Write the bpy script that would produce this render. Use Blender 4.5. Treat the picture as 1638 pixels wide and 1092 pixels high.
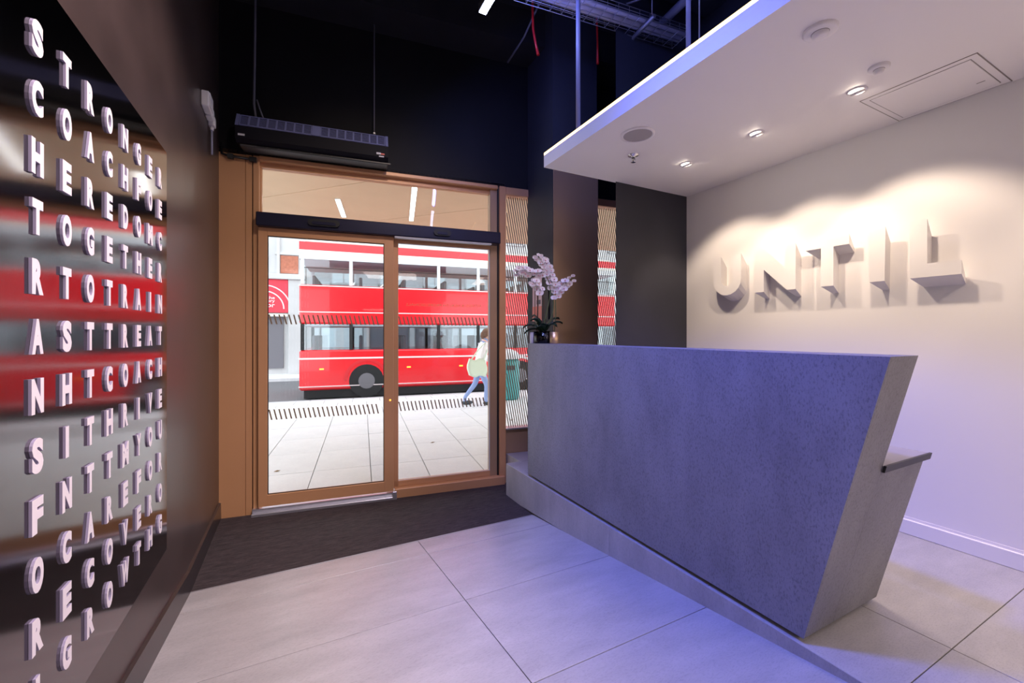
import bpy, bmesh, math, random
from mathutils import Vector, Matrix
random.seed(7)
PI = math.pi
sc = bpy.context.scene
for o in list(bpy.data.objects): bpy.data.objects.remove(o)
C = sc.collection
SX, SY = 3.196, 2.70            # white wall plane, dark return wall plane
# ---------------------------------------------------------------- camera
cam = bpy.data.cameras.new('camera'); co = bpy.data.objects.new('camera', cam); C.objects.link(co)
co.location = (0, 0, 1.17)
co.rotation_euler = (PI/2, 0, -math.atan(344/670))
cam.sensor_width = 36; cam.lens = 670/1638*36; cam.shift_y = -11/1638; cam.clip_start = .02
sc.camera = co
# ---------------------------------------------------------------- exposure, sky
sc.view_settings.view_transform = 'Standard'; sc.view_settings.look = 'None'
sc.view_settings.exposure = 0.85; sc.view_settings.gamma = 1.0; sc.view_settings.use_curve_mapping = False
w = bpy.data.worlds.new('overcast_sky'); sc.world = w; w.use_nodes = True
bg = w.node_tree.nodes['Background']; bg.inputs[0].default_value = (.86, .92, 1, 1); bg.inputs[1].default_value = 1.7
sc.cycles.max_bounces = 8; sc.cycles.transparent_max_bounces = 24
P_BLUE, P_SPOT, P_FILL = 9, 20, 28

def area(loc, sx, sy, power, col, rot=(0, 0, 0)):
    l = bpy.data.lights.new('lamp_or_fill_light', 'AREA'); l.shape = 'RECTANGLE'; l.size = sx; l.size_y = sy
    l.energy = power; l.color = col
    o = bpy.data.objects.new('lamp_or_fill_light', l); C.objects.link(o); o.location = loc; o.rotation_euler = rot
    return o
# added fill lights behind the camera, without fittings, to brighten the room
area((.3, -2.9, 2.6), 1.2, 1.2, P_FILL, (1, .84, .80))
area((2.6, -2.0, 2.42), .7, 1.4, 20, (1, .80, .70))
l_ = bpy.data.lights.new('added_fill_spot', 'SPOT'); l_.energy = 75; l_.color = (1, .80, .66); l_.spot_size = math.radians(75); l_.spot_blend = .9; l_.shadow_soft_size = .05
o_ = bpy.data.objects.new('added_fill_spot', l_); C.objects.link(o_); o_.location = (.6, 1.2, 3.7)  # added unseen spot that brightens the bronze door wall
o_.rotation_euler = (Vector((.5, 3.9, .9))-o_.location).to_track_quat('-Z', 'Y').to_euler()
# two added unseen spots brightening the letters on the left wall
for y_ in (.35, 1.5):
    l_ = bpy.data.lights.new('added_fill_spot', 'SPOT'); l_.energy = 190; l_.color = (1, .82, .80); l_.spot_size = math.radians(78); l_.spot_blend = .8; l_.shadow_soft_size = .03
    o_ = bpy.data.objects.new('added_fill_spot', l_); C.objects.link(o_); o_.location = (1.0, y_, 3.7)
    o_.rotation_euler = (Vector((-.55, y_+.55, .95))-o_.location).to_track_quat('-Z', 'Y').to_euler()

# added unseen blue spot tinting the desk front
l_ = bpy.data.lights.new('added_blue_spot', 'SPOT'); l_.energy = 330; l_.color = (.10, .15, 1); l_.spot_size = math.radians(66); l_.spot_blend = 1; l_.shadow_soft_size = .15
o_ = bpy.data.objects.new('added_blue_spot', l_); C.objects.link(o_); o_.location = (.45, 1.2, 3.5)
o_.rotation_euler = (Vector((1.75, 1.55, .75))-o_.location).to_track_quat('-Z', 'Y').to_euler()

# ---------------------------------------------------------------- material helpers
def nt(name):
    m = bpy.data.materials.new(name); m.use_nodes = True
    n = m.node_tree.nodes; l = m.node_tree.links
    return m, n, l, n['Principled BSDF']
def mat(name, col, rough=.5, metal=0, spec=.5, bump=0, bscale=80, var=0, vscale=6, emit=None, es=0, coat=0):
    m, n, l, b = nt(name)
    b.inputs['Base Color'].default_value = (*col, 1); b.inputs['Roughness'].default_value = rough
    b.inputs['Metallic'].default_value = metal; b.inputs['Specular IOR Level'].default_value = spec
    b.inputs['Coat Weight'].default_value = coat
    if emit: b.inputs['Emission Color'].default_value = (*emit, 1); b.inputs['Emission Strength'].default_value = es
    if var or bump:
        tc = n.new('ShaderNodeTexCoord')
    if var:
        t = n.new('ShaderNodeTexNoise'); t.inputs['Scale'].default_value = vscale; t.inputs['Detail'].default_value = 6
        l.new(tc.outputs['Object'], t.inputs['Vector'])
        r = n.new('ShaderNodeValToRGB'); r.color_ramp.elements[0].position = .3; r.color_ramp.elements[1].position = .7
        r.color_ramp.elements[0].color = (*[c*(1-var) for c in col], 1); r.color_ramp.elements[1].color = (*[min(1, c*(1+var)) for c in col], 1)
        l.new(t.outputs['Fac'], r.inputs['Fac']); l.new(r.outputs['Color'], b.inputs['Base Color'])
    if bump:
        t = n.new('ShaderNodeTexNoise'); t.inputs['Scale'].default_value = bscale; t.inputs['Detail'].default_value = 4
        l.new(tc.outputs['Object'], t.inputs['Vector'])
        bp = n.new('ShaderNodeBump'); bp.inputs['Strength'].default_value = bump; bp.inputs['Distance'].default_value = .002
        l.new(t.outputs['Fac'], bp.inputs['Height']); l.new(bp.outputs['Normal'], b.inputs['Normal'])
    return m
def stone(name, c0, c1, rough, stretch=(1, 1, 1), fine=60, big=3.0, speck=.6):
    m, n, l, b = nt(name)
    tc = n.new('ShaderNodeTexCoord'); mp = n.new('ShaderNodeMapping'); mp.inputs['Scale'].default_value = stretch
    l.new(tc.outputs['Object'], mp.inputs['Vector'])
    a = n.new('ShaderNodeTexNoise'); a.inputs['Scale'].default_value = big; a.inputs['Detail'].default_value = 8; a.inputs['Roughness'].default_value = .65
    f = n.new('ShaderNodeTexNoise'); f.inputs['Scale'].default_value = fine; f.inputs['Detail'].default_value = 5; f.inputs['Roughness'].default_value = .7
    l.new(mp.outputs[0], a.inputs['Vector']); l.new(mp.outputs[0], f.inputs['Vector'])
    r = n.new('ShaderNodeValToRGB'); r.color_ramp.elements[0].position = .32; r.color_ramp.elements[1].position = .68
    r.color_ramp.elements[0].color = (*c0, 1); r.color_ramp.elements[1].color = (*c1, 1)
    l.new(a.outputs['Fac'], r.inputs['Fac'])
    r2 = n.new('ShaderNodeValToRGB'); r2.color_ramp.elements[0].position = .34; r2.color_ramp.elements[1].position = .5
    k = 1-speck*.5; r2.color_ramp.elements[0].color = (k, k, k, 1); r2.color_ramp.elements[1].color = (1, 1, 1, 1)
    l.new(f.outputs['Fac'], r2.inputs['Fac'])
    mx = n.new('ShaderNodeMix'); mx.data_type = 'RGBA'; mx.blend_type = 'MULTIPLY'; mx.inputs['Factor'].default_value = 1
    l.new(r.outputs[0], mx.inputs[6]); l.new(r2.outputs[0], mx.inputs[7]); l.new(mx.outputs[2], b.inputs['Base Color'])
    b.inputs['Roughness'].default_value = rough
    bp = n.new('ShaderNodeBump'); bp.inputs['Strength'].default_value = .25; bp.inputs['Distance'].default_value = .001
    l.new(f.outputs['Fac'], bp.inputs['Height']); l.new(bp.outputs[0], b.inputs['Normal'])
    return m
def glass(name, tint=(1, 1, 1), refl=.55, base=.03):
    m = bpy.data.materials.new(name); m.use_nodes = True; n = m.node_tree.nodes; l = m.node_tree.links; n.clear()
    o = n.new('ShaderNodeOutputMaterial'); mx = n.new('ShaderNodeMixShader'); t = n.new('ShaderNodeBsdfTransparent'); g = n.new('ShaderNodeBsdfGlossy')
    t.inputs[0].default_value = (*tint, 1); g.inputs['Roughness'].default_value = 0
    lw = n.new('ShaderNodeLayerWeight'); lw.inputs[0].default_value = .25; base = base*.6
    p = n.new('ShaderNodeMath'); p.operation = 'POWER'; p.inputs[1].default_value = 2.5
    q = n.new('ShaderNodeMath'); q.operation = 'MULTIPLY_ADD'; q.inputs[1].default_value = refl; q.inputs[2].default_value = base
    l.new(lw.outputs['Facing'], p.inputs[0]); l.new(p.outputs[0], q.inputs[0]); l.new(q.outputs[0], mx.inputs[0])
    l.new(t.outputs[0], mx.inputs[1]); l.new(g.outputs[0], mx.inputs[2]); l.new(mx.outputs[0], o.inputs[0])
    return m
def emis(name, col, s):
    m = bpy.data.materials.new(name); m.use_nodes = True; n = m.node_tree.nodes; l = m.node_tree.links; n.clear()
    o = n.new('ShaderNodeOutputMaterial'); e = n.new('ShaderNodeEmission'); e.inputs[0].default_value = (*col, 1); e.inputs[1].default_value = s
    l.new(e.outputs[0], o.inputs[0]); return m

M_ = dict(
    tile=stone('porcelain_tile', (.34, .325, .33), (.45, .43, .435), .32, (1, 3, 1), 70, 2.2, .35),
    desk=stone('desk_concrete', (.185, .18, .205), (.27, .265, .295), .5, (1.6, 1.6, .7), 110, 2.4, .8),
    grout=mat('grout', (.12, .11, .11), .9),
    mat=None,
    white=mat('white_paint', (.83, .80, .78), .6, bump=.05, bscale=200),
    whiteceil=mat('white_ceiling_paint', (.90, .87, .86), .65),
    brown=mat('brown_satin_paint', (.05, .034, .032), .33, spec=.6, var=.2, vscale=3),
    skirt=mat('dark_skirting', (.03, .024, .026), .3, spec=.6),
    dark=mat('dark_wall_paint', (.009, .008, .010), .6, spec=.22, var=.2, vscale=2),
    dark2=mat('dark_alcove_paint', (.04, .041, .052), .5, spec=.35, var=.15, vscale=2),
    ceil=mat('dark_ceiling_paint', (.012, .011, .015), .8, var=.3, vscale=3),
    bronze=mat('bronze_metal', (.60, .31, .15), .38, .10, var=.04, vscale=1.5),
    bronze2=mat('brown_bronze_cladding', (.42, .27, .165), .40, .25, var=.05, vscale=1.5),
    navy=mat('dark_anodised_metal', (.022, .022, .05), .3, .5),
    black=mat('black_plastic', (.01, .01, .012), .35),
    seal=mat('grey_rubber_seal', (.55, .55, .57), .5),
    alu=mat('aluminium', (.62, .62, .68), .3, .8),
    steel=mat('galvanised_steel', (.45, .44, .48), .4, .7),
    panel=mat('dark_mirror_glass', (.22, .205, .21), .10, 1.0),
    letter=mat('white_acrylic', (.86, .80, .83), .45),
    letter_side=mat('shaded_letter_edge', (.34, .30, .44), .5),  # sides of the white letters, lilac shade put into the colour
    sign=mat('white_sign_plaster', (.82, .79, .77), .55),
    glass=glass('clear_glass', (.97, .99, .98)),
    busglass=glass('bus_glass', (.86, .90, .92), .4, .14),
    film=mat('bronze_film_stripe', (.26, .19, .12), .6),
    led=emis('warm_led', (1, .66, .30), 2.8),
    spot=emis('downlight_lamp', (1, .86, .70), 30),
    blue=emis('cool_tube', (.62, .70, 1), 14),
    strip=emis('canopy_light_strip', (1, .97, .95), 5),
    pave=stone('paving_stone', (.66, .66, .68), (.78, .78, .79), .75, (1, 1, 1), 40, 1.5, .15),
    kerb=mat('granite_kerb', (.5, .5, .52), .8, var=.1, vscale=10),
    road=mat('asphalt', (.16, .16, .17), .85, var=.2, vscale=30),
    soffit=mat('tan_canopy_board', (.62, .42, .26), .5, var=.05, vscale=2),
    red=mat('bus_red_paint', (.85, .012, .022), .25, coat=.5),
    redd=mat('bus_dark_red_panel', (.72, .02, .03), .3),  # darker red for the left wheel arch
    pink=mat('white_pinstripe', (.9, .75, .76), .4),
    cream=mat('cream_band', (.85, .82, .72), .5),
    rubber=mat('tyre_rubber', (.012, .012, .014), .7),
    busin=mat('bus_interior', (.66, .67, .70), .7),
    amber=mat('amber_lens', (.9, .35, .03), .3, emit=(1, .4, .05), es=1.5),
    stonew=mat('pale_facade_stone', (.56, .55, .55), .85, var=.06, vscale=1),
    brick=mat('facade_brick', (.45, .16, .10), .9, var=.15, vscale=14),
    fac_red=mat('red_shopfront', (.78, .03, .06), .45),
    fac_dark=mat('shop_interior', (.17, .16, .18), .5),
    wing=mat('window_blind', (.75, .80, .80), .4),
    worktop=mat('dark_worktop', (.30, .27, .27), .3, var=.08),
    edge=mat('black_edge', (.012, .012, .014), .4),
    petal=mat('orchid_petal', (.93, .88, .88), .5),
    lip=mat('orchid_lip', (.72, .28, .32), .5),
    green=mat('orchid_leaf', (.018, .05, .03), .3),
    stem=mat('orchid_stem', (.10, .14, .05), .5),
    twig=mat('support_cane', (.07, .03, .02), .6),
    moss=mat('bark_and_moss', (.03, .028, .022), .9, bump=1, bscale=60, var=.5, vscale=60),
    potglass=glass('smoked_glass', (.35, .35, .38), .5, .10),
    gold=mat('hammered_brass', (.75, .50, .24), .35, .8, bump=.8, bscale=60),
    cup=mat('pale_ceramic', (.62, .62, .64), .4),
    skin=mat('skin', (.62, .38, .30), .6), pinkcloth=mat('pink_fabric', (.75, .48, .45), .9),
    coat_=mat('cream_coat_fabric', (.85, .80, .80), .9), bag=mat('pale_green_bag', (.68, .76, .60), .8),
    jeans=mat('blue_denim', (.28, .36, .62), .9), shoe=mat('dark_shoe', (.05, .06, .07), .6),
    hair=mat('brown_hair', (.16, .08, .05), .7),
    teal=mat('teal_painted_metal', (.05, .30, .30), .4), leafb=mat('dry_leaf', (.22, .13, .06), .8),
    redcable=mat('red_strap', (.65, .02, .02), .4), pipe=mat('dark_pipe', (.16, .155, .19), .4),
    conduit=mat('pale_conduit', (.62, .58, .64), .45), rod=mat('blue_lit_rod', (.30, .30, .42), .4),  # rod colour carries the bluish light falling on it
    speaker=mat('speaker_grille', (.42, .39, .39), .7), chrome=mat('chrome', (.7, .7, .7), .2, 1),
    gap=mat('shadow_gap', (.28, .25, .23), .8), plastic=mat('white_plastic', (.66, .64, .68), .45),
    acgrille=mat('blue_lit_grille', (.25, .27, .52), .45, .2), acbody=mat('heater_body', (.005, .0045, .009), .6, spec=.2),  # blue light from above is put into the grille colour
    acunder=mat('heater_underside', (.07, .066, .065), .5, .4),
    vinyl=mat('gold_vinyl_text', (.55, .30, .12), .5), coral=mat('coral_print', (.85, .30, .24), .5), pinkp=mat('pale_pink_print', (.80, .58, .62), .5),
)
# entrance matting: dark brush with fine streaks
m, n, l, b = nt('brush_matting'); M_['mat'] = m
tc = n.new('ShaderNodeTexCoord'); mp = n.new('ShaderNodeMapping'); mp.inputs['Scale'].default_value = (14, 160, 40)
t = n.new('ShaderNodeTexNoise'); t.inputs['Scale'].default_value = 1.0; t.inputs['Detail'].default_value = 7; t.inputs['Roughness'].default_value = .75
r = n.new('ShaderNodeValToRGB'); r.color_ramp.elements[0].position = .35; r.color_ramp.elements[1].position = .72
r.color_ramp.elements[0].color = (.004, .003, .004, 1); r.color_ramp.elements[1].color = (.08, .056, .06, 1)
l.new(tc.outputs['Object'], mp.inputs[0]); l.new(mp.outputs[0], t.inputs['Vector']); l.new(t.outputs['Fac'], r.inputs[0]); l.new(r.outputs[0], b.inputs['Base Color'])
b.inputs['Roughness'].default_value = .95
bp = n.new('ShaderNodeBump'); bp.inputs['Strength'].default_value = .8; bp.inputs['Distance'].default_value = .004
l.new(t.outputs['Fac'], bp.inputs['Height']); l.new(bp.outputs[0], b.inputs['Normal'])

# ---------------------------------------------------------------- mesh helpers
class MB:
    def __init__(s): s.v = []; s.f = []; s.m = []; s.cur = 0; s.sm = []
    def add(s, vs, fs, smooth=False):
        k = len(s.v); s.v += [tuple(p) for p in vs]
        for f in fs: s.f.append([i+k for i in f]); s.m.append(s.cur); s.sm.append(smooth)
        return s
    def box(s, x0, x1, y0, y1, z0, z1, c=0):
        if c <= 0:
            return s.add([(x0,y0,z0),(x1,y0,z0),(x1,y1,z0),(x0,y1,z0),(x0,y0,z1),(x1,y0,z1),(x1,y1,z1),(x0,y1,z1)],
                         [(0,3,2,1),(4,5,6,7),(0,1,5,4),(1,2,6,5),(2,3,7,6),(3,0,4,7)])
        b = bmesh.new(); bmesh.ops.create_cube(b, size=1)
        for v in b.verts: v.co = ((x0+x1)/2+v.co.x*(x1-x0), (y0+y1)/2+v.co.y*(y1-y0), (z0+z1)/2+v.co.z*(z1-z0))
        bmesh.ops.bevel(b, geom=b.edges[:], offset=c, segments=1, affect='EDGES')
        return s.bm(b)
    def bm(s, b, smooth=False):
        b.verts.index_update(); s.add([v.co for v in b.verts], [[v.index for v in f.verts] for f in b.faces], smooth); b.free(); return s
    def hexa(s, p):   # eight corners, bottom ring then top ring
        return s.add(p, [(0,3,2,1),(4,5,6,7),(0,1,5,4),(1,2,6,5),(2,3,7,6),(3,0,4,7)])
    def prism(s, pts, axis, a, b):   # polygon in the two other axes (in order), extruded along axis
        def P(q, t):
            return {0: (t, q[0], q[1]), 1: (q[0], t, q[1]), 2: (q[0], q[1], t)}[axis]
        n = len(pts); vs = [P(q, a) for q in pts]+[P(q, b) for q in pts]
        fs = [list(range(n))[::-1], list(range(n, 2*n))]+[(i, (i+1) % n, n+(i+1) % n, n+i) for i in range(n)]
        return s.add(vs, fs)
    def tube(s, pts, r, n=8, caps=True):
        pts = [Vector(p) for p in pts]; N = len(pts); rs = r if isinstance(r, (list, tuple)) else [r]*N
        vs = []; up = None
        for i, p in enumerate(pts):
            d = (pts[min(i+1, N-1)]-pts[max(i-1, 0)]).normalized()
            if up is None: up = d.orthogonal().normalized()
            up = (up-d*up.dot(d)); up = up.normalized() if up.length > 1e-6 else d.orthogonal().normalized()
            q = d.cross(up)
            vs += [p+(up*math.cos(2*PI*k/n)+q*math.sin(2*PI*k/n))*rs[i] for k in range(n)]
        fs = [(i*n+k, i*n+(k+1) % n, (i+1)*n+(k+1) % n, (i+1)*n+k) for i in range(N-1) for k in range(n)]
        s.add(vs, fs, True)
        if caps: s.add(vs, [list(range(n))[::-1], [(N-1)*n+k for k in range(n)]])
        return s
    def lathe(s, cx, cy, prof, n=24, smooth=True):
        vs = [(cx+r*math.cos(2*PI*k/n), cy+r*math.sin(2*PI*k/n), z) for r, z in prof for k in range(n)]
        fs = [(i*n+k, i*n+(k+1) % n, (i+1)*n+(k+1) % n, (i+1)*n+k) for i in range(len(prof)-1) for k in range(n)]
        return s.add(vs, fs, smooth)
    def ball(s, c, rx, ry=None, rz=None, n=12, m=8):
        ry = ry or rx; rz = rz or rx; vs = []; fs = []
        for i in range(m+1):
            a = PI*i/m
            vs += [(c[0]+rx*math.sin(a)*math.cos(2*PI*k/n), c[1]+ry*math.sin(a)*math.sin(2*PI*k/n), c[2]+rz*math.cos(a)) for k in range(n)]
        fs = [((i+1)*n+k, (i+1)*n+(k+1) % n, i*n+(k+1) % n, i*n+k) for i in range(m) for k in range(n)]
        return s.add(vs, fs, True)
    def build(s, name, m, parent=None, org=None, label=None, cat=None, group=None, kind=None, frame='W'):
        if org is None: org = ORG.get(parent.name, (0, 0, 0)) if parent else (0, 0, 0)
        me = bpy.data.meshes.new(name)
        me.from_pydata([(x-org[0], y-org[1], z-org[2]) for x, y, z in s.v], [], s.f)
        ms = m if isinstance(m, (list, tuple)) else [m]
        for q in ms: me.materials.append(M_[q])
        me.polygons.foreach_set('material_index', s.m); me.polygons.foreach_set('use_smooth', s.sm); me.update()
        b = bmesh.new(); b.from_mesh(me); bmesh.ops.remove_doubles(b, verts=b.verts, dist=1e-6)
        bmesh.ops.recalc_face_normals(b, faces=b.faces); b.to_mesh(me); b.free()
        return link(name, me, parent, org, label, cat, group, kind, frame)
ORG = {}
UX, UY = 0.99146145, -0.13040011; D0 = (-.572, 4.021); ANG = math.atan2(UY, UX)
def world(p, frame):
    if frame == 'W': return p
    return (D0[0]+p[0]*UX-p[1]*UY, D0[1]+p[0]*UY+p[1]*UX, p[2])
def setp(o, label, cat, group, kind):
    if label: o['label'] = label
    if cat: o['category'] = cat
    if group: o['group'] = group
    if kind: o['kind'] = kind
def link(name, me, parent, org, label=None, cat=None, group=None, kind=None, frame='W'):
    o = bpy.data.objects.new(name, me); C.objects.link(o)
    if parent:
        o.parent = parent
        po = ORG.get(parent.name, (0, 0, 0)); o.location = tuple(a-b for a, b in zip(org, po))
    else:
        o.location = world(org, frame); o.rotation_euler = (0, 0, ANG if frame == 'D' else 0)
    ORG[o.name] = org
    setp(o, label, cat, group, kind); return o
def thing(name, label, cat, org, frame='W', group=None, kind=None):
    o = bpy.data.objects.new(name, None); C.objects.link(o); o.location = world(org, frame)
    o.rotation_euler = (0, 0, ANG if frame == 'D' else 0); o.empty_display_size = .1
    ORG[o.name] = org; setp(o, label, cat, group, kind); return o
def S(mb, name, m, parent=None, **k): return mb.build(name, m, parent, kind=None if parent else 'structure', **k)
def glyph(ch, off=.0, depth=.5, width=None, height=None):
    cu = bpy.data.curves.new('g', 'FONT'); cu.body = ch; cu.extrude = depth/2; cu.offset = off; cu.resolution_u = 4
    o = bpy.data.objects.new('g', cu); C.objects.link(o)
    dg = bpy.context.evaluated_depsgraph_get(); dg.update()
    me = bpy.data.meshes.new_from_object(o.evaluated_get(dg)); bpy.data.objects.remove(o); bpy.data.curves.remove(cu)
    vs = [v.co.copy() for v in me.vertices]; fs = [list(p.vertices) for p in me.polygons]; bpy.data.meshes.remove(me)
    x0, x1 = min(v.x for v in vs), max(v.x for v in vs); y0, y1 = min(v.y for v in vs), max(v.y for v in vs)
    sx = (width or (x1-x0))/(x1-x0); sy = (height or (y1-y0))/(y1-y0)
    return [((v.x-(x0+x1)/2)*sx, (v.y-(y0+y1)/2)*sy, v.z) for v in vs], fs

# ================================================================ STRUCTURE
RZ, RY, RK = -.285, 2.93, .117
def rz(y): return min(0, RZ+RK*(RY-y)) if y < RY else RZ
# floor substrate (grout coloured) with profile: mat level, ramp, lounge level
fl = MB()
prof = [(-5, -.012), (.49, -.012), (RY, RZ-.012), (3.6, RZ-.012), (3.6, -.5), (-5, -.5)]
fl.prism(prof, 0, -.62, 1.70); fl.prism([(-.62, 3.6), (1.70, 3.6), (1.70, 3.41), (1.9, 3.41), (1.9, 3.76), (-.62, 4.09)], 2, -.5, RZ-.012)
floor = S(fl, 'floor', 'grout')
def slab(mb, x0, x1, y0, y1, zf=rz, th=.012, g=.0016):
    x0 += g; x1 -= g; y0 += g; y1 -= g; c = .0012
    a, b_ = zf(y0), zf(y1)
    mb.hexa([(x0,y0,a-th),(x1,y0,a-th),(x1,y1,b_-th),(x0,y1,b_-th),(x0,y0,a-c),(x1,y0,a-c),(x1,y1,b_-c),(x0,y1,b_-c)])
    mb.hexa([(x0,y0,a-c),(x1,y0,a-c),(x1,y1,b_-c),(x0,y1,b_-c),(x0+c,y0+c,a),(x1-c,y0+c,a),(x1-c,y1-c,b_),(x0+c,y1-c,b_)])
    return mb
rows = [-2.76, -2.08, -1.40, -.72, -.04, .49, .64, 1.32, 2.0, 2.675, 2.93]
for j in range(len(rows)-1):
    for x0, x1 in ((-.55, .76), (.76, 1.70)):
        g = .0002 if rows[j] == .49 else .0016
        mb = MB(); slab(mb, x0, x1, rows[j], rows[j+1]); mb.build('tile', 'tile', floor, org=(x0, rows[j], 0))
# raised platform carrying the desk, with a notch by the door frame
pl = MB(); pl.prism([(1.704, -5), (4.6, -5), (4.6, 3.40), (1.845, 3.75), (1.845, 3.40), (1.704, 3.40)], 2, -.5, -.012)
plat = S(pl, 'floor_platform', 'grout')
for a, b_ in ((-1.4, .49), (.49, 2.0), (2.0, 3.40)):
    m2 = MB(); m2.hexa([(1.692,a+.0008,rz(a)-.02),(1.704,a+.0008,rz(a)-.02),(1.704,b_-.0008,rz(b_)-.02),(1.692,b_-.0008,rz(b_)-.02),
                        (1.692,a+.0008,-.001),(1.704,a+.0008,-.001),(1.704,b_-.0008,-.001),(1.692,b_-.0008,-.001)])
    m2.build('riser_slab', 'tile', plat, org=(1.70, a, 0))
MB().box(1.692, 1.845, 3.40, 3.412, RZ-.02, -.001).build('riser_slab', 'tile', plat)
MB().box(1.833, 1.845, 3.412, 3.70, RZ-.02, -.001).build('riser_slab', 'tile', plat)
rows2 = [-2.76, -2.08, -1.40, -.72, -.04, .64, 1.32, 2.0, 2.68, 3.40]
for j in range(len(rows2)-1):
    for x0, x1 in ((1.692, 2.17), (2.17, 3.196)):
        mb = MB(); slab(mb, x0, x1, rows2[j], rows2[j+1], zf=lambda y: 0.0); mb.build('tile', 'tile', plat, org=(x0, rows2[j], 0))
m2 = MB(); m2.prism([(1.835, 3.403), (3.9, 3.403), (3.9, 3.425), (1.835, 3.695)], 2, -.012, 0); m2.build('tile', 'tile', plat)

# left wall with raked skirting
S(MB().box(-.70, -.55, -5, 4.25, -.5, 4.3), 'wall_left', 'brown')
sk = MB()
ys = [-5, .49, RY, 4.01]
for a, b_ in zip(ys, ys[1:]):
    h = .125
    sk.hexa([(-.55,a,rz(a)-.01),(-.534,a,rz(a)-.01),(-.534,b_,rz(b_)-.01),(-.55,b_,rz(b_)-.01),
             (-.55,a,rz(a)+h),(-.536,a,rz(a)+h-.004),(-.536,b_,rz(b_)+h-.004),(-.55,b_,rz(b_)+h)])
S(sk, 'baseboard_left', 'skirt')
# right white wall + skirting
S(MB().box(SX, SX+.15, -5, 2.72, -.3, 2.5), 'wall_right', 'white')
S(MB().box(SX, SX+.15, -5, 2.72, 2.5, 4.3), 'wall_right_upper', 'ceil')
S(MB().box(SX-.014, SX, -5, 2.70, 0, .085, .003).box(SX-.003, SX, -5, 2.70, .085, .1), 'baseboard_right', 'white')
# dark return wall (alcove) and what closes the room
S(MB().prism([(2.355, SY), (SX, SY), (SX, SY+.14), (2.52, SY+.14)], 2, 0, 4.3), 'wall_alcove', 'dark2')
S(MB().box(SX, SX+.15, 2.72, 3.6, -.3, 4.3), 'wall_alcove_side', 'dark2')
S(MB().box(-.7, 3.4, -5.15, -5, -.5, 4.3), 'wall_back', 'dark2')
# dark upper front wall in door frame coordinates + beam
S(MB().box(-.12, 4.6, .0, .25, 2.62, 4.3).box(-.12, 4.6, -.012, .0, 2.62, 2.66), 'wall_front', 'dark', frame='D', org=(0, 0, 0))
S(MB().box(-.1, 4.3, -.34, .0, 3.85, 4.15), 'ceiling_beam', 'ceil', frame='D', org=(0, 0, 0))
S(MB().box(-.7, 3.5, -5.1, 4.4, 4.15, 4.3), 'ceiling', 'ceil')
bm_ = MB()
for y in (2.3, .6, -1.2): bm_.box(-.55, SX, y, y+.2, 3.95, 4.15)
S(bm_, 'trim_1', 'ceil')
# column: dark paint with bronze cladding
col = S(MB().box(2.06, 2.56, 3.205, 3.67, 0, 4.15), 'column', 'dark2')
MB().box(2.064, 2.556, 3.198, 3.205, .0, 2.75, .001).build('cladding_panel', 'bronze2', col)
MB().box(2.556, 2.568, 3.196, 3.24, .0, 2.75).build('cladding_edge', 'bronze2', col)
# ceiling bulkhead (suspended white slab)
bk = S(MB().box(1.67, SX, -5, 2.722, 2.44, 2.53), 'ceiling_bulkhead', 'whiteceil')
MB().box(1.671, 1.684, -5, 2.722, 2.531, 2.550).build('led_strip', 'led', bk, label='glowing warm led strip')
MB().box(1.684, 1.70, -5, 2.722, 2.531, 2.557).build('led_channel', 'alu', bk)

# ---------------------------------------------------------------- the entrance screen (door frame coordinates u, v, z)
door = thing('door_1', None, None, (0, 0, 0), 'D', kind='structure')
def DP(mb, name, m, parent=door, **k): return mb.build(name, m, parent, **k)
DP(MB().box(.0, .205, -.01, .10, RZ-.02, 2.62, .002), 'side_panel', 'bronze')
DP(MB().box(.208, .252, -.014, .10, RZ-.02, 2.62, .002), 'cover_strip', 'bronze')
DP(MB().box(.260, .303, -.018, .10, RZ-.02, 2.62, .003), 'jamb', 'bronze')
DP(MB().box(.205, .262, .0, .09, RZ-.02, 2.62), 'reveal', 'black')
DP(MB().box(.0, 2.41, -.012, .10, 2.622, 2.65, .002), 'head_trim', 'bronze')
DP(MB().box(.303, 2.336, -.03, .09, 2.585, 2.622, .006), 'head_rail', 'bronze')
DP(MB().box(.303, 2.336, .02, .08, 2.545, 2.585), 'transom_rail', 'bronze')
DP(MB().box(.303, .312, .03, .07, 2.147, 2.545), 'transom_bead', 'bronze')
DP(MB().box(2.264, 2.336, .0, .08, RZ, 2.585, .003), 'inner_jamb', 'bronze2')
DP(MB().box(2.336, 2.352, -.005, .08, RZ, 2.62), 'shadow_joint', 'edge')
DP(MB().box(2.352, 2.418, -.03, .10, RZ, 2.62, .004), 'outer_jamb', 'bronze')
tp = DP(MB().box(.312, 2.264, .045, .051, 2.147, 2.545), 'transom_pane', 'glass')
# operator cover with two sensors
op = DP(MB().box(.298, 2.338, -.11, .02, 2.038, 2.147, .006), 'operator_cover', 'navy')
def pill(u0, u1, z0, z1, v0, v1):
    r = (z1-z0)/2; zc = (z0+z1)/2; pts = []
    for k in range(9): a = PI/2+PI*k/8; pts.append((u0+r+r*math.cos(a), zc+r*math.sin(a)))
    for k in range(9): a = -PI/2+PI*k/8; pts.append((u1-r+r*math.cos(a), zc+r*math.sin(a)))
    return MB().prism(pts, 1, v0, v1)
for u0, u1 in ((.672, .915), (1.70, 1.855)):
    DP(pill(u0, u1, 2.066, 2.122, -.128, -.11), 'motion_sensor', 'black', op)
    DP(pill(u0+.03, u1-.03, 2.076, 2.100, -.134, -.128), 'sensor_lens', 'navy', op)
DP(MB().box(1.36, 2.25, -.10, -.06, 2.022, 2.038, .002), 'brush_seal', 'seal')
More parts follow.
